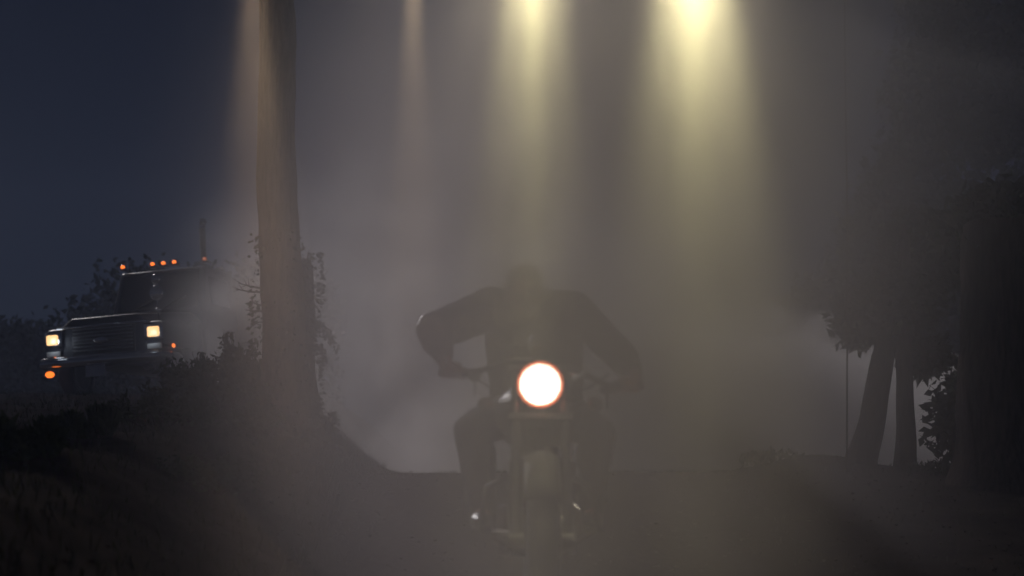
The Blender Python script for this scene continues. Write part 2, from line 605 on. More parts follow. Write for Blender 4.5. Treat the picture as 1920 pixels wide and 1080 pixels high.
# bushes on the bank and at the crest
bush(120, 9.0, .30, .20, 'pointed dark bush below the amber bumper lamp', 1500, .10, spiky=.45, mt='leaf_dark', dz=-.06)
bush(185, 9.1, .26, .24, 'taller pointed dark bush right of the one below the amber lamp', 1500, .10, spiky=.45, dz=-.04)
bush(20, 7.2, .45, .16, 'low dark bush at the left edge of the frame', 1400, .08, spiky=.2)
bush(75, 7.0, .3, .12, 'small low bush right of the left edge bush', 700, .07, spiky=.2)
bush(350, 15.0, 1.0, .62, 'wide bush hiding the right end of the truck bumper', 2200, .08, dz=.0)
bush(430, 13.6, .9, .62, 'round leafy bush left of the tall bare trunk', 2400, .07)
bush(455, 14.8, .6, 1.0, 'tall thin bush left of the tall bare trunk', 1600, .06)
bush(505, 12.2, .7, .42, 'low bush at the foot of the tall bare trunk', 1700, .06)
bush(600, 12.6, .55, .40, 'low bush right of the broken dead trunk at the bank edge', 1300, .06)
bush(300, 10.5, .8, .26, 'flat bush on the middle of the bank', 1400, .06)
bush(390, 8.5, .7, .22, 'flat bush on the lower bank', 1300, .05)
bush(1450, 12.8, .6, .10, 'thin low weeds on the crest left of the leaning tree', 500, .05, spiky=.3, grp='weeds along the crest')
bush(1750, 11.8, .6, .12, 'thin low weeds between upright tree and thick trunk', 500, .05, spiky=.3, grp='weeds along the crest')
# grass over the bank: one mass
def grass():
    vs = []
    for _ in range(26000):
        y = 3.0 + 22 * random.random() ** 1.3
        x = random.uniform(-960 / F * y * 1.15, 5.0)
        xe = -0.75 - 0.045 * y
        if x > xe + .3 and not (y > 11.5 and random.random() < .35) and not (x > 1.6 and random.random() < .5): continue
        if y > 16 and x > xe: continue
        z = ground_h(x, y)
        h = random.uniform(.03, .12) * (1 if x < xe else .5)
        d = V((random.uniform(-.5, .5), random.uniform(-.5, .5), 1))
        vs.append(((x, y, z - .01), d, h, .009))
    o = leaf_mesh('grass', vs, M['grass'])
    tag(o, 'short rough grass and ground cover over the left bank and road edge', 'grass', kind='stuff')
grass()

# trees added far behind on either side to darken the background
def backdrop_wood():
    lv = []
    tr = MB()
    for (p0, p1, Y, top, n) in ((-60, 620, 37, 1.0, 2600), (1520, 2000, 26, 1.75, 5200)):
        for _ in range(n):
            px = random.uniform(p0, p1)
            x = (px - 960) / F * Y
            y = Y + random.uniform(-1.2, 1.8)
            h = (5.2 + 1.6 * noise.noise(V((x * .35, Y, 0))) + .9 * noise.noise(V((x * 1.1, Y, 3)))) * top
            if p0 < 0: h *= .50 + .28 * sstep(60, 420, px)
            else: h *= .40 + .60 * sstep(1540, 1800, px)
            z = ground_h(x, y) + h * random.random() ** .8
            if noise.noise(V((x * .9, z * .9, Y))) < -.28 and z > 3: continue
            for _ in range(9):
                q = V((x, y, z)) + rdir() * random.uniform(0, .45)
                s_ = random.uniform(.12, .28)
                lv.append((q, rdir(-.2), s_, s_ * .6))
    o = leaf_mesh('backdrop_wood', lv, M['leaf_dark'])
    tag(o, 'dark trees added as a backdrop far behind the truck and the right hand trees', 'backdrop_wood', kind='stuff')
backdrop_wood()

# ------------------------------------------------------------------ motorcycle (local: origin on the ground under the headlight, front towards -Y)
BX, BY = 0.115, 5.80
bike = empty('motorcycle', (BX, BY, ground_h(BX, BY) * 0 + 0.0), 0, 'black motorcycle coming head on with its single round headlight lit', 'motorcycle')
g0 = max(ground_h(BX, BY - .2), ground_h(BX, BY + 1.2)) + .012
bike.location.z = g0 - .004
WF, WR = V((0, -.22, .315)), V((0, 1.30, .315))
HZ = CAM_H + (HOR - 721) / F * BY - bike.location.z     # headlight height
def wheel(c, name):
    t = MB().torus(c, .265, .055, seg=48, sub=12, sq=1.05).build('tyre', M['rubber'])
    root = MB()
    root.torus(c, .215, .014, seg=48, sub=8, sq=2.2)
    root.lathe([(0, -.06), (.035, -.06), (.035, -.03), (.05, -.02), (.05, .02), (.035, .03), (.035, .06), (0, .06)], c, (1, 0, 0), 16)
    for k in range(20):
        a = 2 * math.pi * k / 20
        s = .02 if k % 2 else -.02
        root.tube([V(c) + V((s, math.cos(a + .2) * .04, math.sin(a + .2) * .04)), V(c) + V((0, math.cos(a) * .21, math.sin(a) * .21))], .0025, 5)
    w_ = root.build(name, M['chrome'], bike)
    t.parent = w_
    d = MB().lathe([(.06, 0), (.13, 0), (.13, .004), (.06, .004)], V(c) + V((.075, 0, 0)), (1, 0, 0), 28).build('brake_disc', M['steel'], w_)
wheel(WF, 'front_wheel')
wheel(WR, 'rear_wheel')
def fender(c, a0, a1, r, wd, name):
    m = MB()
    n = 14
    vs, fs = [], []
    for i in range(n + 1):
        a = R(a0 + (a1 - a0) * i / n)
        for k in range(7):
            u = -1 + 2 * k / 6
            rr = r - .03 * u * u
            vs.append(V(c) + V((u * wd / 2, math.cos(a) * rr, math.sin(a) * rr)))
    for i in range(n):
        for k in range(6):
            fs.append((i * 7 + k, i * 7 + k + 1, (i + 1) * 7 + k + 1, (i + 1) * 7 + k))
    m.poly(vs, fs)
    o = m.build(name, M['fender_paint'], bike)
    md = o.modifiers.new('s', 'SOLIDIFY'); md.thickness = .004
    return o
fender(WF, 25, 150, .355, .14, 'front_fender')
fender(WR, -10, 150, .36, .18, 'rear_fender')
# forks
for s in (-1, 1):
    f = MB()
    x = s * .10
    f.tube([(x, -.22, .315), (x, -.10, .62)], .027, 14)
    f.lathe([(.0, -.03), (.032, -.03), (.032, .03), (0, .03)], (x, -.22, .315), (1, 0, 0), 14)
    f.tube([(x, -.10, .62), (x, .10, 1.02)], .019, 14)
    f.build('fork_leg', M['black_paint'], bike)
MB().box((0, .0, .795), (.27, .07, .035), (R(-27), 0, 0), .008).build('fork_clamp', M['black_paint'], bike)
MB().box((0, .095, 1.0), (.27, .07, .03), (R(-27), 0, 0), .008).build('fork_clamp', M['black_paint'], bike)
# headlight
hb = MB().lathe([(0, .17), (.045, .165), (.082, .12), (.098, .05), (.100, 0), (.0995, -.006)], (0, 0, HZ), (0, 1, 0), 40).build('headlight', M['black_paint'], bike)
MB().torus((0, 0, 0), .0885, .0065, seg=48, sub=8).build('halo_rim', M['headlamp_halo'], hb)  # rim made to glow red as the halo round the lens
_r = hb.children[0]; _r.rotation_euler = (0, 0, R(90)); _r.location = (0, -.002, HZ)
MB().lathe([(0, -.022), (.04, -.019), (.066, -.011), (.083, 0)], (0, 0, HZ), (0, 1, 0), 40).build('lens', M['headlamp'], hb)
MB().tube([(0, .06, HZ - .09), (0, .08, HZ - .14)], .012, 8).build('headlight_mount', M['chrome'], bike)
# handlebar (turned a little: the right grip sits lower in view)
HL = V((-.405, .36, 1.015)); HR = V((.425, .36, .955))
MB().tube([HL, HL + V((.13, -.03, .0)), (-.10, .17, 1.05), (0, .14, 1.05), (.10, .17, 1.04), HR + V((-.13, -.03, 0)), HR], .0125, 12).build('handlebar', M['black_paint'], bike)
for p, s in ((HL, -1), (HR, 1)):
    MB().tube([p + V((-s * .10, .02 * -1, 0)), p + V((s * .025, .008, 0))], .0185, 12).build('grip', M['rubber'], bike)
    MB().tube([p + V((-s * .11, -.03, .0)), p + V((-s * .07, -.075, -.005)), p + V((s * .03, -.07, -.012))], [.008, .006, .007], 8).build('brake_lever', M['steel'], bike)
    MB().tube([p + V((-s * .13, -.03, .0)), p + V((-s * .13, -.04, -.10))], .005, 6).ball(p + V((-s * .13, -.055, -.02)), .026, (1.2, 1, .9)).build('switch_housing', M['black_paint'], bike)
# small chrome mirror glinting left, brake reservoir right, its pale colour standing in for a glint
m_ = MB().tube([HL + V((.10, -.03, .0)), HL + V((.02, -.08, .03))], .004, 6).ball(HL + V((.01, -.085, .03)), .03, (.28, .6, 1.0)).build('mirror', M['chrome'], bike)
p = V(((1085 - 960) / F * 5.68 - BX, -.12, CAM_H + (HOR - 705) / F * 5.68 - bike.location.z))
m_ = MB().tube([p + V((-.024, 0, -.014)), p + V((.024, 0, .014))], .0105, 14).tube([p, p + V((-.02, .16, .02)), p + V((-.05, .27, .03))], .005, 6).build('glint_reservoir', M['plate'], bike)
for s in (-1, 1):
    MB().tube([(s * .30, .28, 1.0), (s * .2, .12, .93), (s * .07, .0, .9), (s * .05, .1, .7)], .0045, 6).build('cable', M['rubber'], bike)
MB().box((.085, -.11, .36), (.035, .09, .06), (R(20), 0, 0), .008).build('brake_caliper', M['steel'], bike)
for s in (-1, 1):
    sb_ = MB().box((s * .27, 1.28, .58), (.15, .42, .30), bev=.04).build('saddlebag', M['leather'], bike)
    MB().box((s * .352, 1.28, .58), (.012, .04, .31), bev=.003).build('strap', M['rubber'], sb_)
# turn signals
for s in (-1, 1):
    MB().tube([(s * .12, .06, .86), (s * .2, .05, .86)], .008, 8).ball((s * .225, .045, .86), .032, (1, .8, 1)).build('turn_signal', M['glass_dark'], bike)
# instrument
MB().lathe([(0, .03), (.045, .03), (.05, 0), (.04, -.05), (0, -.055)], (0, .12, 1.11), (0, .7, .7), 24).build('speedometer', M['black_paint'], bike)
# tank, seat, frame
t = MB().ball((0, .47, .84), 1.0, (.19, .29, .145), 28)
t.build('fuel_tank', M['black_paint'], bike)
MB().lathe([(0, .012), (.03, .012), (.034, 0)], (0, .43, .972), (0, 0, 1), 20).build('fuel_cap', M['chrome'], bike)
t = MB().ball((0, .92, .74), 1.0, (.15, .26, .055), 24).ball((0, 1.24, .80), 1.0, (.115, .20, .05), 24)
t.build('seat', M['leather'], bike)
MB().tube([(0, .10, .95), (0, .5, .72), (0, 1.0, .66), (0, 1.25, .68)], .022, 10).tube([(0, .06, .88), (0, .16, .36), (0, .34, .22), (0, .9, .22), (0, 1.02, .5)], .02, 10) \
    .tube([(-.1, 1.3, .315), (-.1, .95, .32), (0, .85, .3)], .016, 8).tube([(.1, 1.3, .315), (.1, .95, .32), (0, .85, .3)], .016, 8).build('frame', M['black_paint'], bike)
# engine
e = MB().box((0, .58, .32), (.26, .36, .22), bev=.05).lathe([(0, 0), (.10, 0), (.11, .02), (.10, .05), (0, .06)], (.13, .55, .32), (1, 0, 0), 24).lathe([(0, 0), (.11, 0), (.12, .02), (.11, .05), (0, .06)], (-.13, .6, .32), (-1, 0, 0), 24)
e = e.build('engine', M['steel'], bike)
for dy, tilt in ((.46, -.38), (.68, .38)):
    c = MB()
    for k in range(9):
        z = .44 + k * .022
        c.box((0, dy + tilt * (z - .44), z), (.19, .15, .010), (-tilt * .9, 0, 0), .003)
    c.box((0, dy + tilt * .1, .53), (.13, .1, .2), (-tilt * .9, 0, 0))
    c.box((0, dy + tilt * .22, .655), (.17, .14, .04), (-tilt * .9, 0, 0), .012)
    c.build('cylinder', M['steel'], e)
MB().ball((.17, .55, .56), .075, (.55, 1, 1)).build('air_cleaner', M['chrome'], bike)
for z, y1 in ((.20, 1.5), (.27, 1.45)):
    MB().tube([(.09, .38, .5), (.17, .33, .42), (.19, .40, z + .02), (.19, .8, z), (.19, y1, z + .03)], [.02, .021, .022, .03, .03], 12).build('exhaust_pipe', M['chrome'], bike)
for s in (-1, 1):
    MB().tube([(s * .06, .13, .60), (s * .22, .16, .52), (s * .25, .18, .34), (s * .06, .20, .24)], .0125, 10).build('crash_bar', M['black_paint'], bike)
    MB().tube([(s * .12, .46, .315), (s * .27, .47, .325)], .016, 10).ball((s * .275, .47, .325), .019).build('footpeg', M['chrome'], bike)
MB().ball((0, 1.62, .66), .04, (1.3, .6, .8)).tube([(0, 1.5, .62), (0, 1.6, .66)], .015, 8).build('tail_light', M['glass_dark'], bike)

hl = bpy.data.lights.new('headlight_glow', 'SPOT')  # red lamp colour stands in for the halo round the headlight
hl.energy = 36.0; hl.color = (1.0, .24, .13); hl.spot_size = R(150); hl.spot_blend = 1.0; hl.shadow_soft_size = .08
hlo = bpy.data.objects.new('headlight_glow', hl); COL.objects.link(hlo); hlo.parent = hb
hlo.location = (0, -.03, HZ); hlo.rotation_euler = (R(90), 0, 0)
# ------------------------------------------------------------------ rider
def skin_mesh(nodes, edges, sub=2):
    """nodes: name -> (pos, rx, ry); returns evaluated mesh data"""
    names = list(nodes)
    me = bpy.data.meshes.new('sk')
    me.from_pydata([tuple(nodes[n][0]) for n in names], [(names.index(a), names.index(b)) for a, b in edges], [])
    o = bpy.data.objects.new('sk', me)
    COL.objects.link(o)
    m = o.modifiers.new('skin', 'SKIN'); m.use_smooth_shade = True; m.branch_smoothing = .6
    for i, n in enumerate(names):
        v = me.skin_vertices[0].data[i]
        v.radius = (nodes[n][1], nodes[n][2])
        v.use_root = (i == 0)
    if sub:
        s = o.modifiers.new('sub', 'SUBSURF'); s.levels = sub; s.render_levels = sub
    dg = bpy.context.evaluated_depsgraph_get()
    out = bpy.data.meshes.new_from_object(o.evaluated_get(dg))
    bpy.data.objects.remove(o)
    return out

def merged(name, meshes, material, parent=None, voxel=None, smooth_it=4, extra=None, loc=(0, 0, 0)):
    bm = bmesh.new()
    for m in meshes:
        bm.from_mesh(m)
    me = bpy.data.meshes.new(name)
    bm.to_mesh(me); bm.free()
    o = bpy.data.objects.new(name, me)
    COL.objects.link(o)
    if voxel:
        r = o.modifiers.new('r', 'REMESH'); r.mode = 'VOXEL'; r.voxel_size = voxel; r.use_smooth_shade = True
        c = o.modifiers.new('c', 'SMOOTH'); c.iterations = smooth_it; c.factor = .5
        if extra: extra(o)
        dg = bpy.context.evaluated_depsgraph_get()
        me2 = bpy.data.meshes.new_from_object(o.evaluated_get(dg))
        o.modifiers.clear()
        o.data = me2
        me2.name = name
    o.data.materials.clear()
    o.data.materials.append(material)
    for p in o.data.polygons: p.use_smooth = True
    o.parent = parent
    if parent is None: o.location = loc
    return o

PX, PY = BX, BY           # rider local frame = motorcycle frame, z from the ground
hipc = V((0, 1.02, .88))
J = {
    'pelvis': (hipc, .15, .12), 'belly': (V((0, .97, 1.04)), .145, .115), 'chest': (V((-.01, .86, 1.20)), .175, .125), 'upper': (V((-.03, .74, 1.31)), .13, .10), 'neck': (V((-.05, .61, 1.335)), .062, .062), 'skull0': (V((-.06, .545, 1.35)), .07, .08),
    'sL': (V((-.215, .74, 1.335)), .072, .07), 'eL': (V((-.46, .54, 1.21)), .052, .05), 'wL': (HL + V((.0, .075, .055)), .031, .026), 'hL': (HL + V((.0, .015, .03)), .036, .022),
    'sR': (V((.175, .74, 1.325)), .072, .07), 'eR': (V((.385, .62, 1.10)), .052, .05), 'wR': (HR + V((.0, .075, .055)), .031, .026), 'hR': (HR + V((.0, .015, .03)), .036, .022),
    'tL': (V((-.12, .96, .86)), .095, .09), 'kL': (V((-.30, .50, .765)), .062, .062), 'aL': (V((-.25, .62, .40)), .04, .045), 'fL': (V((-.25, .44, .355)), .04, .03),
    'tR': (V((.12, .96, .86)), .095, .09), 'kR': (V((.27, .50, .755)), .062, .062), 'aR': (V((.24, .62, .40)), .04, .045), 'fR': (V((.24, .44, .355)), .04, .03),
}
E = [('pelvis', 'belly'), ('belly', 'chest'), ('chest', 'upper'), ('upper', 'neck'), ('neck', 'skull0'), ('upper', 'sL'), ('sL', 'eL'), ('eL', 'wL'), ('wL', 'hL'), ('upper', 'sR'), ('sR', 'eR'), ('eR', 'wR'), ('wR', 'hR'),
     ('pelvis', 'tL'), ('tL', 'kL'), ('kL', 'aL'), ('aL', 'fL'), ('pelvis', 'tR'), ('tR', 'kR'), ('kR', 'aR'), ('aR', 'fR')]
def add_mid(a, b, name, f, ra, rb, off=V((0, 0, 0))):
    E.remove((a, b)); E.append((a, name)); E.append((name, b))
    J[name] = (J[a][0].lerp(J[b][0], f) + off, ra, rb)
for s in 'LR':
    add_mid('s' + s, 'e' + s, 'ua' + s, .45, .056, .055)
    add_mid('e' + s, 'w' + s, 'fa' + s, .35, .047, .044)
    add_mid('t' + s, 'k' + s, 'th' + s, .45, .083, .083)
    add_mid('k' + s, 'a' + s, 'ca' + s, .35, .056, .06, V((0, .02, 0)))
body_m = skin_mesh(J, E)
HC = V((-.06, .505, 1.365))          # head centre
def head_mesh():
    bm = bmesh.new()
    bmesh.ops.create_icosphere(bm, subdivisions=5, radius=1.0)
    for v in bm.verts:
        x, y, z = v.co          # face towards -y
        X, Yv, Z = x * .076, y * .096, z * .115
        if z < 0:
            k = 1 - .28 * (-z) ** 1.5
            X *= k
            if y > 0: Yv *= 1 - .35 * (-z)
        if y < 0: Yv *= .95
        # brow, eye sockets, nose, lips, chin, ears
        def g(cx, cz, sx, sz): return math.exp(-((X - cx) / sx) ** 2 - ((Z - cz) / sz) ** 2) if y < 0 else 0
        Yv -= .006 * g(0, .022, .05, .010)
        for s in (-1, 1): Yv += .013 * g(s * .030, .004, .016, .011)
        Yv -= .024 * g(0, -.022, .010, .020) + .010 * g(0, -.034, .017, .009)
        Yv -= .008 * g(0, -.060, .022, .006) + .006 * g(0, -.070, .018, .005)
        Yv += .004 * g(0, -.065, .024, .0025)
        Yv -= .012 * g(0, -.095, .022, .014)
        for s in (-1, 1):
            e = math.exp(-((Yv - .012) / .014) ** 2 - ((Z + .005) / .028) ** 2)
            if s * x > .6: X += s * .018 * e
        v.co = HC + V((X, Yv, Z))
    me = bpy.data.meshes.new('head')
    bm.to_mesh(me); bm.free()
    return me
def hand_mesh(P, s):
    """fingers curled round the grip; s = side"""
    out = []
    for i, (dx, ln) in enumerate(((-.036, .9), (-.013, 1.0), (.010, .94), (.032, .78))):
        x = -s * dx * -1
        base = P + V((x, .028, .034))
        nodes = {'a': (base, .011, .011), 'b': (P + V((x, -.012 * ln, .034 * ln)), .0098, .0098), 'c': (P + V((x, -.033 * ln, .010)), .0088, .0088), 'd': (P + V((x, -.028 * ln, -.018)), .0082, .0082), 'e': (P + V((x, -.006, -.030)), .0074, .0074)}
        out.append(skin_mesh(nodes, [('a', 'b'), ('b', 'c'), ('c', 'd'), ('d', 'e')], 1))
    x = -s * .045
    nodes = {'a': (P + V((x * .6, .045, .030)), .014, .013), 'b': (P + V((x * 1.2, .030, .006)), .0115, .0115), 'c': (P + V((x * 1.25, .012, -.022)), .010, .010), 'd': (P + V((x * .9, -.010, -.031)), .0085, .0085)}
    out.append(skin_mesh(nodes, [('a', 'b'), ('b', 'c'), ('c', 'd')], 1))
    t = MB().ball(P + V((0, .03, .036)), 1, (.044, .036, .014), 16)
    me = bpy.data.meshes.new('palm'); t.bm.to_mesh(me); t.bm.free()
    out.append(me)
    return out
person = merged('person', [body_m, head_mesh()] + hand_mesh(HL + V((.03, 0, 0)), -1) + hand_mesh(HR + V((-.03, 0, 0)), 1), M['skin'], None, .0055, 2)
person.location = bike.location
tag(person, 'rider in dark leather jacket sitting on the motorcycle gripping both handlebars with elbows out', 'person')
def blob(nodes, edges):
    """closed overlapping balls along every bone; the voxel remesh fuses them into one surface"""
    t = MB()
    for a, b in edges:
        (pa, xa, ya), (pb, xb, yb) = nodes[a], nodes[b]
        n_ = max(3, int((pb - pa).length / .022))
        d = (pb - pa).normalized()
        upright = abs(d.z) > .75
        for i in range(n_ + 1):
            f_ = i / n_
            rx_, ry_ = xa + (xb - xa) * f_, ya + (yb - ya) * f_
            t.ball(pa.lerp(pb, f_), 1, (rx_, ry_, min(rx_, ry_)) if upright else (min(rx_, ry_), max(rx_, ry_) * .98, ry_), 14)
    me = bpy.data.meshes.new('blob'); t.bm.to_mesh(me); t.bm.free()
    return me
def sub(nodes, edges, keys, grow, ctr=None):
    n = {k: (nodes[k][0], nodes[k][1] + grow, nodes[k][2] + grow) for k in keys}
    return n, [e for e in edges if e[0] in keys and e[1] in keys]
def keep_largest(o):
    bm = bmesh.new(); bm.from_mesh(o.data)
    seen = set(); best = []
    for v in bm.verts:
        if v in seen: continue
        st = [v]; seen.add(v); isl = []
        while st:
            q = st.pop(); isl.append(q)
            for e in q.link_edges:
                n_ = e.other_vert(q)
                if n_ not in seen: seen.add(n_); st.append(n_)
        if len(isl) > len(best): best = isl
    bs = set(best)
    bmesh.ops.delete(bm, geom=[v for v in bm.verts if v not in bs], context='VERTS')
    bm.to_mesh(o.data); bm.free()
keep_largest(person)
def folds(o):
    t = bpy.data.textures.new('folds', 'CLOUDS'); t.noise_scale = .055; t.noise_depth = 3
    d = o.modifiers.new('d', 'DISPLACE'); d.texture = t; d.strength = .02; d.mid_level = .5
kJ = ['pelvis', 'belly', 'chest', 'upper', 'sL', 'uaL', 'eL', 'faL', 'wL', 'sR', 'uaR', 'eR', 'faR', 'wR']
n, e_ = sub(J, E, kJ, .012)
for k, dr in (('pelvis', .07), ('belly', .075), ('chest', .05), ('sL', .018), ('sR', .010), ('uaL', .026), ('uaR', .012), ('eL', .022), ('eR', .012), ('faL', .014)):
    n[k] = (n[k][0], n[k][1] + dr, n[k][2] + dr)
for s in 'LR':       # cuffs stop before the hand
    n['w' + s] = (J['e' + s][0].lerp(J['w' + s][0], .92), .040, .038)
jk = merged('jacket', [blob(n, e_)], M['leather'], person, .009, 5, folds); keep_largest(jk)
col_ = MB().tube([(-.12, .70, 1.40), (-.115, .60, 1.39), (-.10, .56, 1.33)], [.026, .024, .018], 10).tube([(.06, .70, 1.39), (.02, .60, 1.38), (-.01, .56, 1.32)], [.026, .024, .018], 10).tube([(-.12, .70, 1.40), (-.03, .745, 1.43), (.06, .70, 1.39)], [.026, .026, .026], 10)
col_.build('collar', M['leather'], person)
kT = ['pelvis', 'tL', 'thL', 'kL', 'caL', 'aL', 'tR', 'thR', 'kR', 'caR', 'aR']
n, e_ = sub(J, E, kT, .014)
merged('trousers', [blob(n, e_)], M['denim'], person, .009, 5, folds)
for s, sx in (('L', -1), ('R', 1)):
    a = J['a' + s][0]; f = J['f' + s][0]
    b = MB().tube([a + V((0, .005, .10)), a + V((0, .0, -.01))], [.060, .056], 14).ball(a.lerp(f, .5) + V((0, 0, -.012)), 1, (.052, .15, .042), 20).box(a.lerp(f, .5) + V((0, 0, -.048)), (.095, .28, .022), bev=.008)
    b.build('boot', M['leather'], person)
# hair: swept cap with tufts
hb_ = MB()
t = bmesh.new(); bmesh.ops.create_icosphere(t, subdivisions=4, radius=1.0)
for v in list(t.verts):
    x, y, z = v.co
    bump = 1 + .06 * noise.noise(v.co * 5)
    v.co = HC + V((x * .083 * bump, y * .102 * bump + .006, z * .121 * bump + .004))
kill = [v for v in t.verts if (v.co.y < HC.y - .035 and v.co.z < HC.z + .062) or (v.co.z < HC.z - .035) or (v.co.y < HC.y + .012 and v.co.z < HC.z + .012)]
bmesh.ops.delete(t, geom=kill, context='VERTS')
hb_._join(t)
for _ in range(240):
    d = rdir(.6)
    if d.y < -.75 and d.z < .5: continue
    if d.z < -.1: continue
    p = HC + V((d.x * .082, d.y * .101 + .006, d.z * .121))
    hb_.tube([p, p + (d + V((0, .3, .25))) * .014, p + (d + V((random.uniform(-.4, .4), .9, .1))) * .024], [.005, .004, .001], 4)
hb_.build('hair', M['hair'], person)
for s in (-1, 1):
    MB().ball(HC + V((s * .030, -.0715, .003)), .0110, seg=14).build('eye', M['eye_white'], person)
    MB().ball(HC + V((s * .030, -.0805, .003)), .0056, (1, .5, 1), seg=12).build('iris', M['hair'], person)

# ------------------------------------------------------------------ truck on the bank
TH = 14.5
tx, ty = at(200, 634, 24.0).x, 24.0
TZ = CAM_H + (HOR - 630) / F * 24.0 - 1.02
truck = empty('truck', (tx, ty, TZ), R(-TH), 'dark truck on the left bank with lit headlamps and amber cab lights', 'truck', ry=R(-3.2))
def tb(name, mb, m, parent=None): return mb.build(name, m, parent or truck)
hood = MB()
prof = [(-.80, .62, .0), (-.80, 1.22, .0), (-.62, 1.36, .02), (.62, 1.36, .02), (.80, 1.22, .0), (.80, .62, .0)]
back = [(-.88, .62, 1.9), (-.88, 1.40, 1.9), (-.70, 1.58, 1.9), (.70, 1.58, 1.9), (.88, 1.40, 1.9), (.88, .62, 1.9)]
hood.poly([(x, y, z) for x, z, y in prof] + [(x, y, z) for x, z, y in back], [(0, 1, 2, 3, 4, 5), (11, 10, 9, 8, 7, 6)] + [(i, (i + 1) % 6, (i + 1) % 6 + 6, i + 6) for i in range(6)])
o = tb('hood', hood, M['truck_paint'])
bv = o.modifiers.new('b', 'BEVEL'); bv.width = .04; bv.segments = 3; bv.limit_method = 'ANGLE'
for s in (-1, 1):
    f = MB().box((s * .95, .62, 1.0), (.36, 1.3, .42), bev=.10)
    tb('fender', f, M['truck_paint'])
cab = MB()
W_ = .93
P = [(-W_, 1.9, .6), (W_, 1.9, .6), (W_, 3.3, .6), (-W_, 3.3, .6), (-W_, 1.9, 1.62), (W_, 1.9, 1.62), (W_, 3.3, 1.62), (-W_, 3.3, 1.62), (-W_ + .08, 2.18, 2.45), (W_ - .08, 2.18, 2.45), (W_ - .08, 3.25, 2.45), (-W_ + .08, 3.25, 2.45)]
cab.poly(P, [(3, 2, 1, 0), (0, 1, 5, 4), (1, 2, 6, 5), (2, 3, 7, 6), (3, 0, 4, 7), (4, 5, 9, 8), (5, 6, 10, 9), (6, 7, 11, 10), (7, 4, 8, 11), (8, 9, 10, 11)])
o = tb('cab', cab, M['truck_paint'])
bv = o.modifiers.new('b', 'BEVEL'); bv.width = .05; bv.segments = 3
ws = MB().poly([(-.80, 1.905, 1.68), (.80, 1.905, 1.68), (.76, 2.135, 2.38), (-.76, 2.135, 2.38), (-.80, 1.955, 1.68), (.80, 1.955, 1.68), (.76, 2.185, 2.38), (-.76, 2.185, 2.38)],
               [(0, 1, 2, 3), (7, 6, 5, 4), (0, 4, 5, 1), (1, 5, 6, 2), (2, 6, 7, 3), (3, 7, 4, 0)])
tb('windshield', ws, M['glass_dark'])
for s in (-1, 1):
    tb('door', MB().box((s * .925, 2.55, 1.12), (.03, 1.0, .95), bev=.01), M['truck_paint'])
    dwn = MB().box((s * .900, 2.62, 2.0), (.03, .75, .52), (0, -s * R(5.5), 0), .01)
    tb('side_window', dwn, M['glass_dark'])
    tb('wiper', MB().tube([(s * .3 - .2, 1.90, 1.68), (s * .3 + .25, 1.96, 1.90)], .008, 6), M['black_paint'])
# roof lights
for x, mt_ in ((-.80, 'amber'), (-.19, 'amber'), (.03, 'amber'), (.25, 'amber'), (.86, 'amber_dim')):
    b_ = tb('roof_light', MB().box((x, 2.22, 2.52), (.11, .14, .045), bev=.012), M['black_paint'])
    MB().ball((x, 2.17, 2.565), .042, (1, .9, .85), 14).build('lens', M[mt_], b_)
# grille
gr = MB()
gr.box((0, -.01, .98), (1.18, .03, .50), bev=.01)
gr = tb('grille', gr, M['black_paint'])
for k in range(7):
    tb('grille_slat', MB().box((0, -.035, .80 + k * .06), (1.12, .02, .018), bev=.006), M['steel'], gr)
tb('grille_trim', MB().tube([(-.85, -.05, 1.20), (0, -.075, 1.205), (.85, -.05, 1.20)], .020, 12), M['chrome'])
tb('hood_latch', MB().ball((.32, -.10, 1.205), .035, (1.2, .8, .8)), M['chrome'])
tb('emblem', MB().ball((-.02, -.07, .95), 1, (.14, .035, .055), 24), M['chrome'])
for s in (-1, 1):
    h = tb('headlight', MB().box((s * .94, -.015, 1.02), (.34, .06, .27), bev=.02), M['chrome'])
    MB().box((s * .95, -.045, 1.02), (.22, .05, .17), bev=.03).build('lens', M['truck_lamp'], h)
    l = bpy.data.lights.new('headlight_glow', 'SPOT'); l.energy = 2.5; l.color = (.75, .85, 1.0); l.spot_size = R(176); l.spot_blend = 1; l.shadow_soft_size = .08  # cool spot added ahead of the lens to put glints on the chrome
    lo = bpy.data.objects.new('headlight_glow', l); COL.objects.link(lo); lo.parent = h; lo.location = (s * .95, -.17, 1.0); lo.rotation_euler = (R(75), 0, R(s * 30))
    tb('parking_lamp', MB().box((s * .95, -.02, .78), (.26, .04, .09), bev=.015), M['lens_clear'])
    tb('fender_light', MB().ball((s * 1.13, .30, .80), .045, (.5, 1, .8)), M['amber'])
# bumper
tb('bumper', MB().tube([(-1.16, .12, .60), (-1.08, -.13, .60), (0, -.22, .60), (1.08, -.13, .60), (1.16, .12, .60)], .085, 16), M['chrome'])
tb('bumper_lip', MB().tube([(-1.08, -.16, .675), (0, -.25, .68), (1.08, -.16, .675)], .022, 12), M['chrome'])
for s in (-1, 1):
    tb('bumper_lamp', MB().ball((s * .92, -.22, .42), 1, (.085, .05, .055), 18), M['amber'] if s < 0 else M['glass_dark'])
for s in (-1, 1):
    tb('lamp_mount', MB().tube([(s * .92, -.19, .45), (s * .92, -.12, .52)], .015, 6), M['black_paint'])
tb('licence_plate', MB().box((-.03, -.27, .42), (.36, .012, .19), bev=.003), M['plate'])
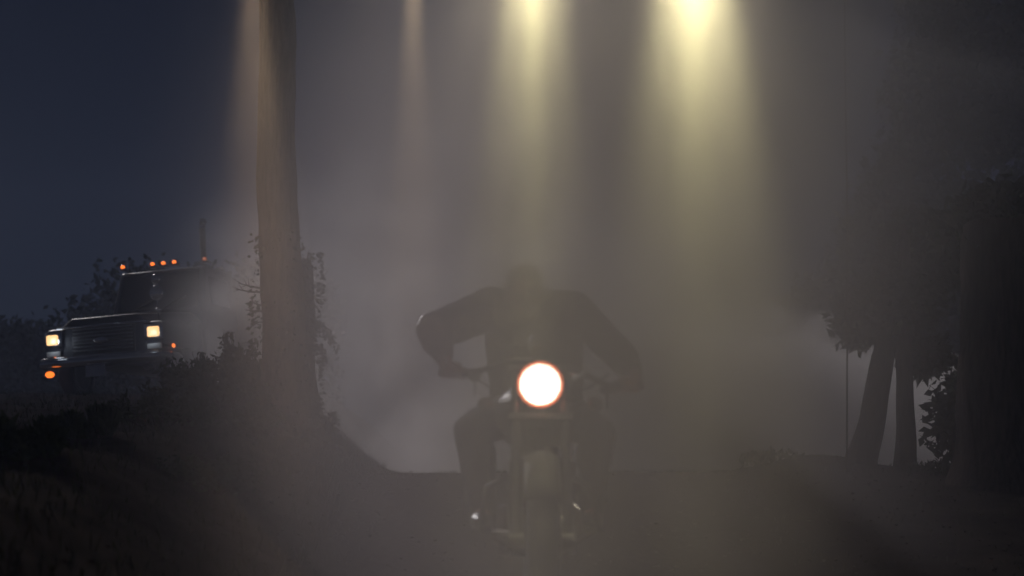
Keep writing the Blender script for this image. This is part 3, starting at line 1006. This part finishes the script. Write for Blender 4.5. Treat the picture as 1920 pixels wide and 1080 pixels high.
# fender mirror post with two round mirrors (right fender) and the same on the left
for s in (1,):
    x = s * .90
    pm = MB().tube([(x, .30, 1.18), (x + s * .02, .22, 1.4), (x + s * .02, .22, 2.0)], .014, 8)
    fm = tb('mirror_bracket', pm, M['chrome'])
    for z, r_ in ((1.93, .085), (1.70, .125)):
        MB().lathe([(0, -.035), (r_ * .6, -.028), (r_ * .93, -.008), (r_, .0), (r_ * 1.04, .012), (r_ * .8, .05), (0, .06)], (x + s * .02, .18, z), (0, 1, 0), 28).build('mirror', M['chrome'], fm)
    tb('turn_lamp', MB().ball((x + s * .06, .15, 1.40), 1, (.06, .05, .04), 16), M['chrome'])
# exhaust stack, behind the cab
tb('exhaust_stack', MB().tube([(.16, 3.55, .7), (.16, 3.55, 3.42)], .06, 16), M['black_paint'])
tb('stack_tip', MB().tube([(.16, 3.55, 3.42), (.16, 3.55, 3.50), (.22, 3.50, 3.56)], [.066, .066, .07], 16), M['chrome'])
# cargo body, chassis, wheels
tb('cargo_bed', MB().box((0, 5.6, 1.35), (2.2, 3.9, .35), bev=.03).box((0, 3.75, 1.75), (2.2, .08, .9), bev=.02), M['truck_paint'])
tb('chassis', MB().box((0, 3.6, .62), (.8, 7.2, .22), bev=.02), M['black_paint'])
for x, y in ((-.92, .62), (.92, .62), (-.88, 5.9), (.88, 5.9)):
    wl = tb('wheel', MB().lathe([(0, -.06), (.18, -.07), (.24, -.10), (.26, -.12), (.26, .12), (.2, .1), (0, .08)], (x, y, .46), (1, 0, 0), 28), M['steel'])
    MB().torus((x, y, .46), .35, .11, seg=36, sub=12, sq=1.15).build('tyre', M['rubber'], wl)

# ------------------------------------------------------------------ lighting rig over the road
def flood(px, Y, z, energy, ang, col, label, wide=0.0, wang=40, size=.05, flow=0.0):
    x = (px - 960) / F * Y
    root = empty('floodlight', (x, Y, z), 0, label, 'floodlight', 'floodlights hung over the road pointing straight down')
    MB().lathe([(.0, .22), (.05, .22), (.07, .19), (.11, .06), (.125, 0), (.118, 0), (.10, .06), (.06, .17), (0, .18)], (0, 0, 0), (0, 0, 1), 32).build('lamp_housing', M['black_paint'], root)
    MB().ball((0, 0, .10), .03).build('bulb', M['flood'], root)
    MB().tube([(-.12, 0, .10), (-.12, 0, .27), (.12, 0, .27), (.12, 0, .10)], .008, 6).tube([(0, 0, .26), (0, 0, GZ - z + .26)], .010, 8).build('bracket', M['steel'], root)
    def lamp(e, a, blend, rad, zz=0):
        l = bpy.data.lights.new('beam', 'SPOT')
        l.energy = e * BEAM; l.spot_size = R(a); l.spot_blend = blend; l.color = col; l.shadow_soft_size = rad
        o = bpy.data.objects.new('beam', l); COL.objects.link(o); o.parent = root; o.location = (0, 0, zz - .01)
        return o
    if energy: lamp(energy, ang, 1.0, .02)
    if wide: lamp(wide, wang, 1.0, .05).data.color = (1.0, .90, .47) if flow else col
    if flow: lamp(flow, 52, 1.0, .05).data.color = (1.0, .86, .62)
FY = 5.15
BEAM = 10.0
GZ = 3.05
flood(475, FY, GZ - .36, 68, 17, (1.0, .70, .42), 'leftmost dim amber floodlight of the row over the road', wide=12, wang=26)
flood(775, FY, GZ - .36, 32, 12, (1.0, .74, .45), 'second floodlight from the left, the faintest of the row')
flood(1000, FY, GZ, 480, 6.2, (1.0, .94, .42), 'third floodlight from the left with a narrow bright yellow beam', wide=310, wang=21, flow=22)
flood(1300, FY, GZ, 450, 8.5, (1.0, .94, .42), 'rightmost floodlight with the widest bright yellow beam', wide=380, wang=28, flow=26)
rig = empty('lamp_gantry', (0, FY, 0), 0, 'steel crossbar on two posts carrying the four floodlights over the road', 'gantry')
MB().tube([(-2.7, 0, GZ + .28), (2.7, 0, GZ + .28)], .03, 12).build('crossbar', M['steel'], rig)
for s in (-1, 1):
    MB().tube([(s * 2.7, 0, ground_h(s * 2.7, FY) - .05), (s * 2.7, 0, GZ + .33)], .035, 12).build('post', M['steel'], rig)

# ------------------------------------------------------------------ air
def vol_const(name, col, dens, aniso=0.0):
    m = bpy.data.materials.new(name)
    m.use_nodes = True
    n = m.node_tree.nodes; n.clear()
    o = n.new('ShaderNodeOutputMaterial')
    v = n.new('ShaderNodeVolumePrincipled')
    v.inputs['Color'].default_value = (*col, 1)
    v.inputs['Density'].default_value = dens
    v.inputs['Anisotropy'].default_value = aniso
    m.node_tree.links.new(v.outputs[0], o.inputs['Volume'])
    return m
hz = MB().box((0, 22, 5.5), (92, 76, 14.0)).build('haze', vol_const('haze_air', (.58, .68, 1.0), 0.0032), smooth=False)
tag(hz, 'thin night haze filling the air', 'haze', kind='stuff')

def smoke(name, c, size, dens, scale, lo, hi, label, seed=0, col=(.9, .88, .88), edge=.45, g=0.0, soft=False):
    m = bpy.data.materials.new(name)
    m.use_nodes = True
    n = m.node_tree.nodes; L = m.node_tree.links; n.clear()
    out = n.new('ShaderNodeOutputMaterial')
    v = n.new('ShaderNodeVolumePrincipled')
    v.inputs['Color'].default_value = (*col, 1)
    v.inputs['Anisotropy'].default_value = g
    tc = n.new('ShaderNodeTexCoord')
    nz = n.new('ShaderNodeTexNoise'); nz.noise_dimensions = '4D'
    nz.inputs['W'].default_value = seed
    nz.inputs['Scale'].default_value = scale; nz.inputs['Detail'].default_value = 4; nz.inputs['Distortion'].default_value = .4
    L.new(tc.outputs['Object'], nz.inputs['Vector'])
    # falloff to the edge of the cloud: 1 - |p / half size|
    mp = n.new('ShaderNodeMapping'); mp.inputs['Scale'].default_value = (2 / size[0], 2 / size[1], 2 / size[2])
    L.new(tc.outputs['Object'], mp.inputs[0])
    ln = n.new('ShaderNodeVectorMath'); ln.operation = 'LENGTH'; L.new(mp.outputs[0], ln.inputs[0])
    mr = n.new('ShaderNodeMapRange'); mr.interpolation_type = 'SMOOTHSTEP'
    mr.inputs['From Min'].default_value = 1.0; mr.inputs['From Max'].default_value = 1.0 - edge
    L.new(ln.outputs['Value'], mr.inputs['Value'])
    add = n.new('ShaderNodeMath'); add.operation = 'MULTIPLY_ADD'       # noise + (falloff-1)*.5
    L.new(mr.outputs[0], add.inputs[0]); add.inputs[1].default_value = .5
    sb = n.new('ShaderNodeMath'); sb.operation = 'SUBTRACT'; L.new(nz.outputs[0], sb.inputs[0]); sb.inputs[1].default_value = .5
    L.new(sb.outputs[0], add.inputs[2])
    m2 = n.new('ShaderNodeMapRange'); m2.interpolation_type = 'SMOOTHSTEP'
    m2.inputs['From Min'].default_value = lo; m2.inputs['From Max'].default_value = hi
    m2.inputs['To Max'].default_value = dens
    L.new(add.outputs[0], m2.inputs['Value'])
    if soft:      # density = dens * falloff^2 * (noise ramp)
        m2.inputs['From Min'].default_value = lo; m2.inputs['From Max'].default_value = hi
        L.new(nz.outputs[0], m2.inputs['Value'])
        sq = n.new('ShaderNodeMath'); sq.operation = 'MULTIPLY'; L.new(mr.outputs[0], sq.inputs[0]); L.new(mr.outputs[0], sq.inputs[1])
        ml = n.new('ShaderNodeMath'); ml.operation = 'MULTIPLY'; L.new(sq.outputs[0], ml.inputs[0]); L.new(m2.outputs[0], ml.inputs[1])
        L.new(ml.outputs[0], v.inputs['Density'])
    else:
        L.new(m2.outputs[0], v.inputs['Density'])
    L.new(v.outputs[0], out.inputs['Volume'])
    mb = MB().ball((0, 0, 0), 1, (size[0] / 2, size[1] / 2, size[2] / 2), 32)
    o = mb.build(name, m, smooth=False)
    o.location = c
    tag(o, label, 'smoke', kind='stuff')
    return o
smoke('smoke_bank', V((2.4, 17.6, .55)), (8.6, 4.4, 4.3), 1.3, 1.3, .02, .30, 'low pale bank of smoke behind the crest right of the motorcycle', 2.0, g=.4, edge=.4)
smoke('smoke_plume', V((.3, 18.8, 2.4)), (10.0, 6.0, 9.6), .85, .8, .36, .62, 'tall thin smoke rising behind the rider', 5.0, g=.5, edge=.9, soft=True)
smoke('smoke_drift', V((-3.3, 17.6, 2.5)), (3.4, 3.0, 4.2), .26, 1.1, .34, .60, 'pale smoke drifting left behind the tall bare trunk towards the truck', 7.0, g=.5, edge=.9, soft=True)
smoke('smoke_veil', V((.22, 4.4, 1.0)), (3.5, 2.7, 4.2), 3.6, .8, .1, .8, 'thin smoke drifting in front of the motorcycle', 9.0, edge=1.0, soft=True, col=(.91, .85, .87))
smoke('smoke_ceiling', V((.50, 5.1, 2.35)), (4.3, 2.0, 5.2), 3.1, .8, .1, .8, 'thicker smoke hanging under the floodlights', 3.0, edge=1.0, soft=True)
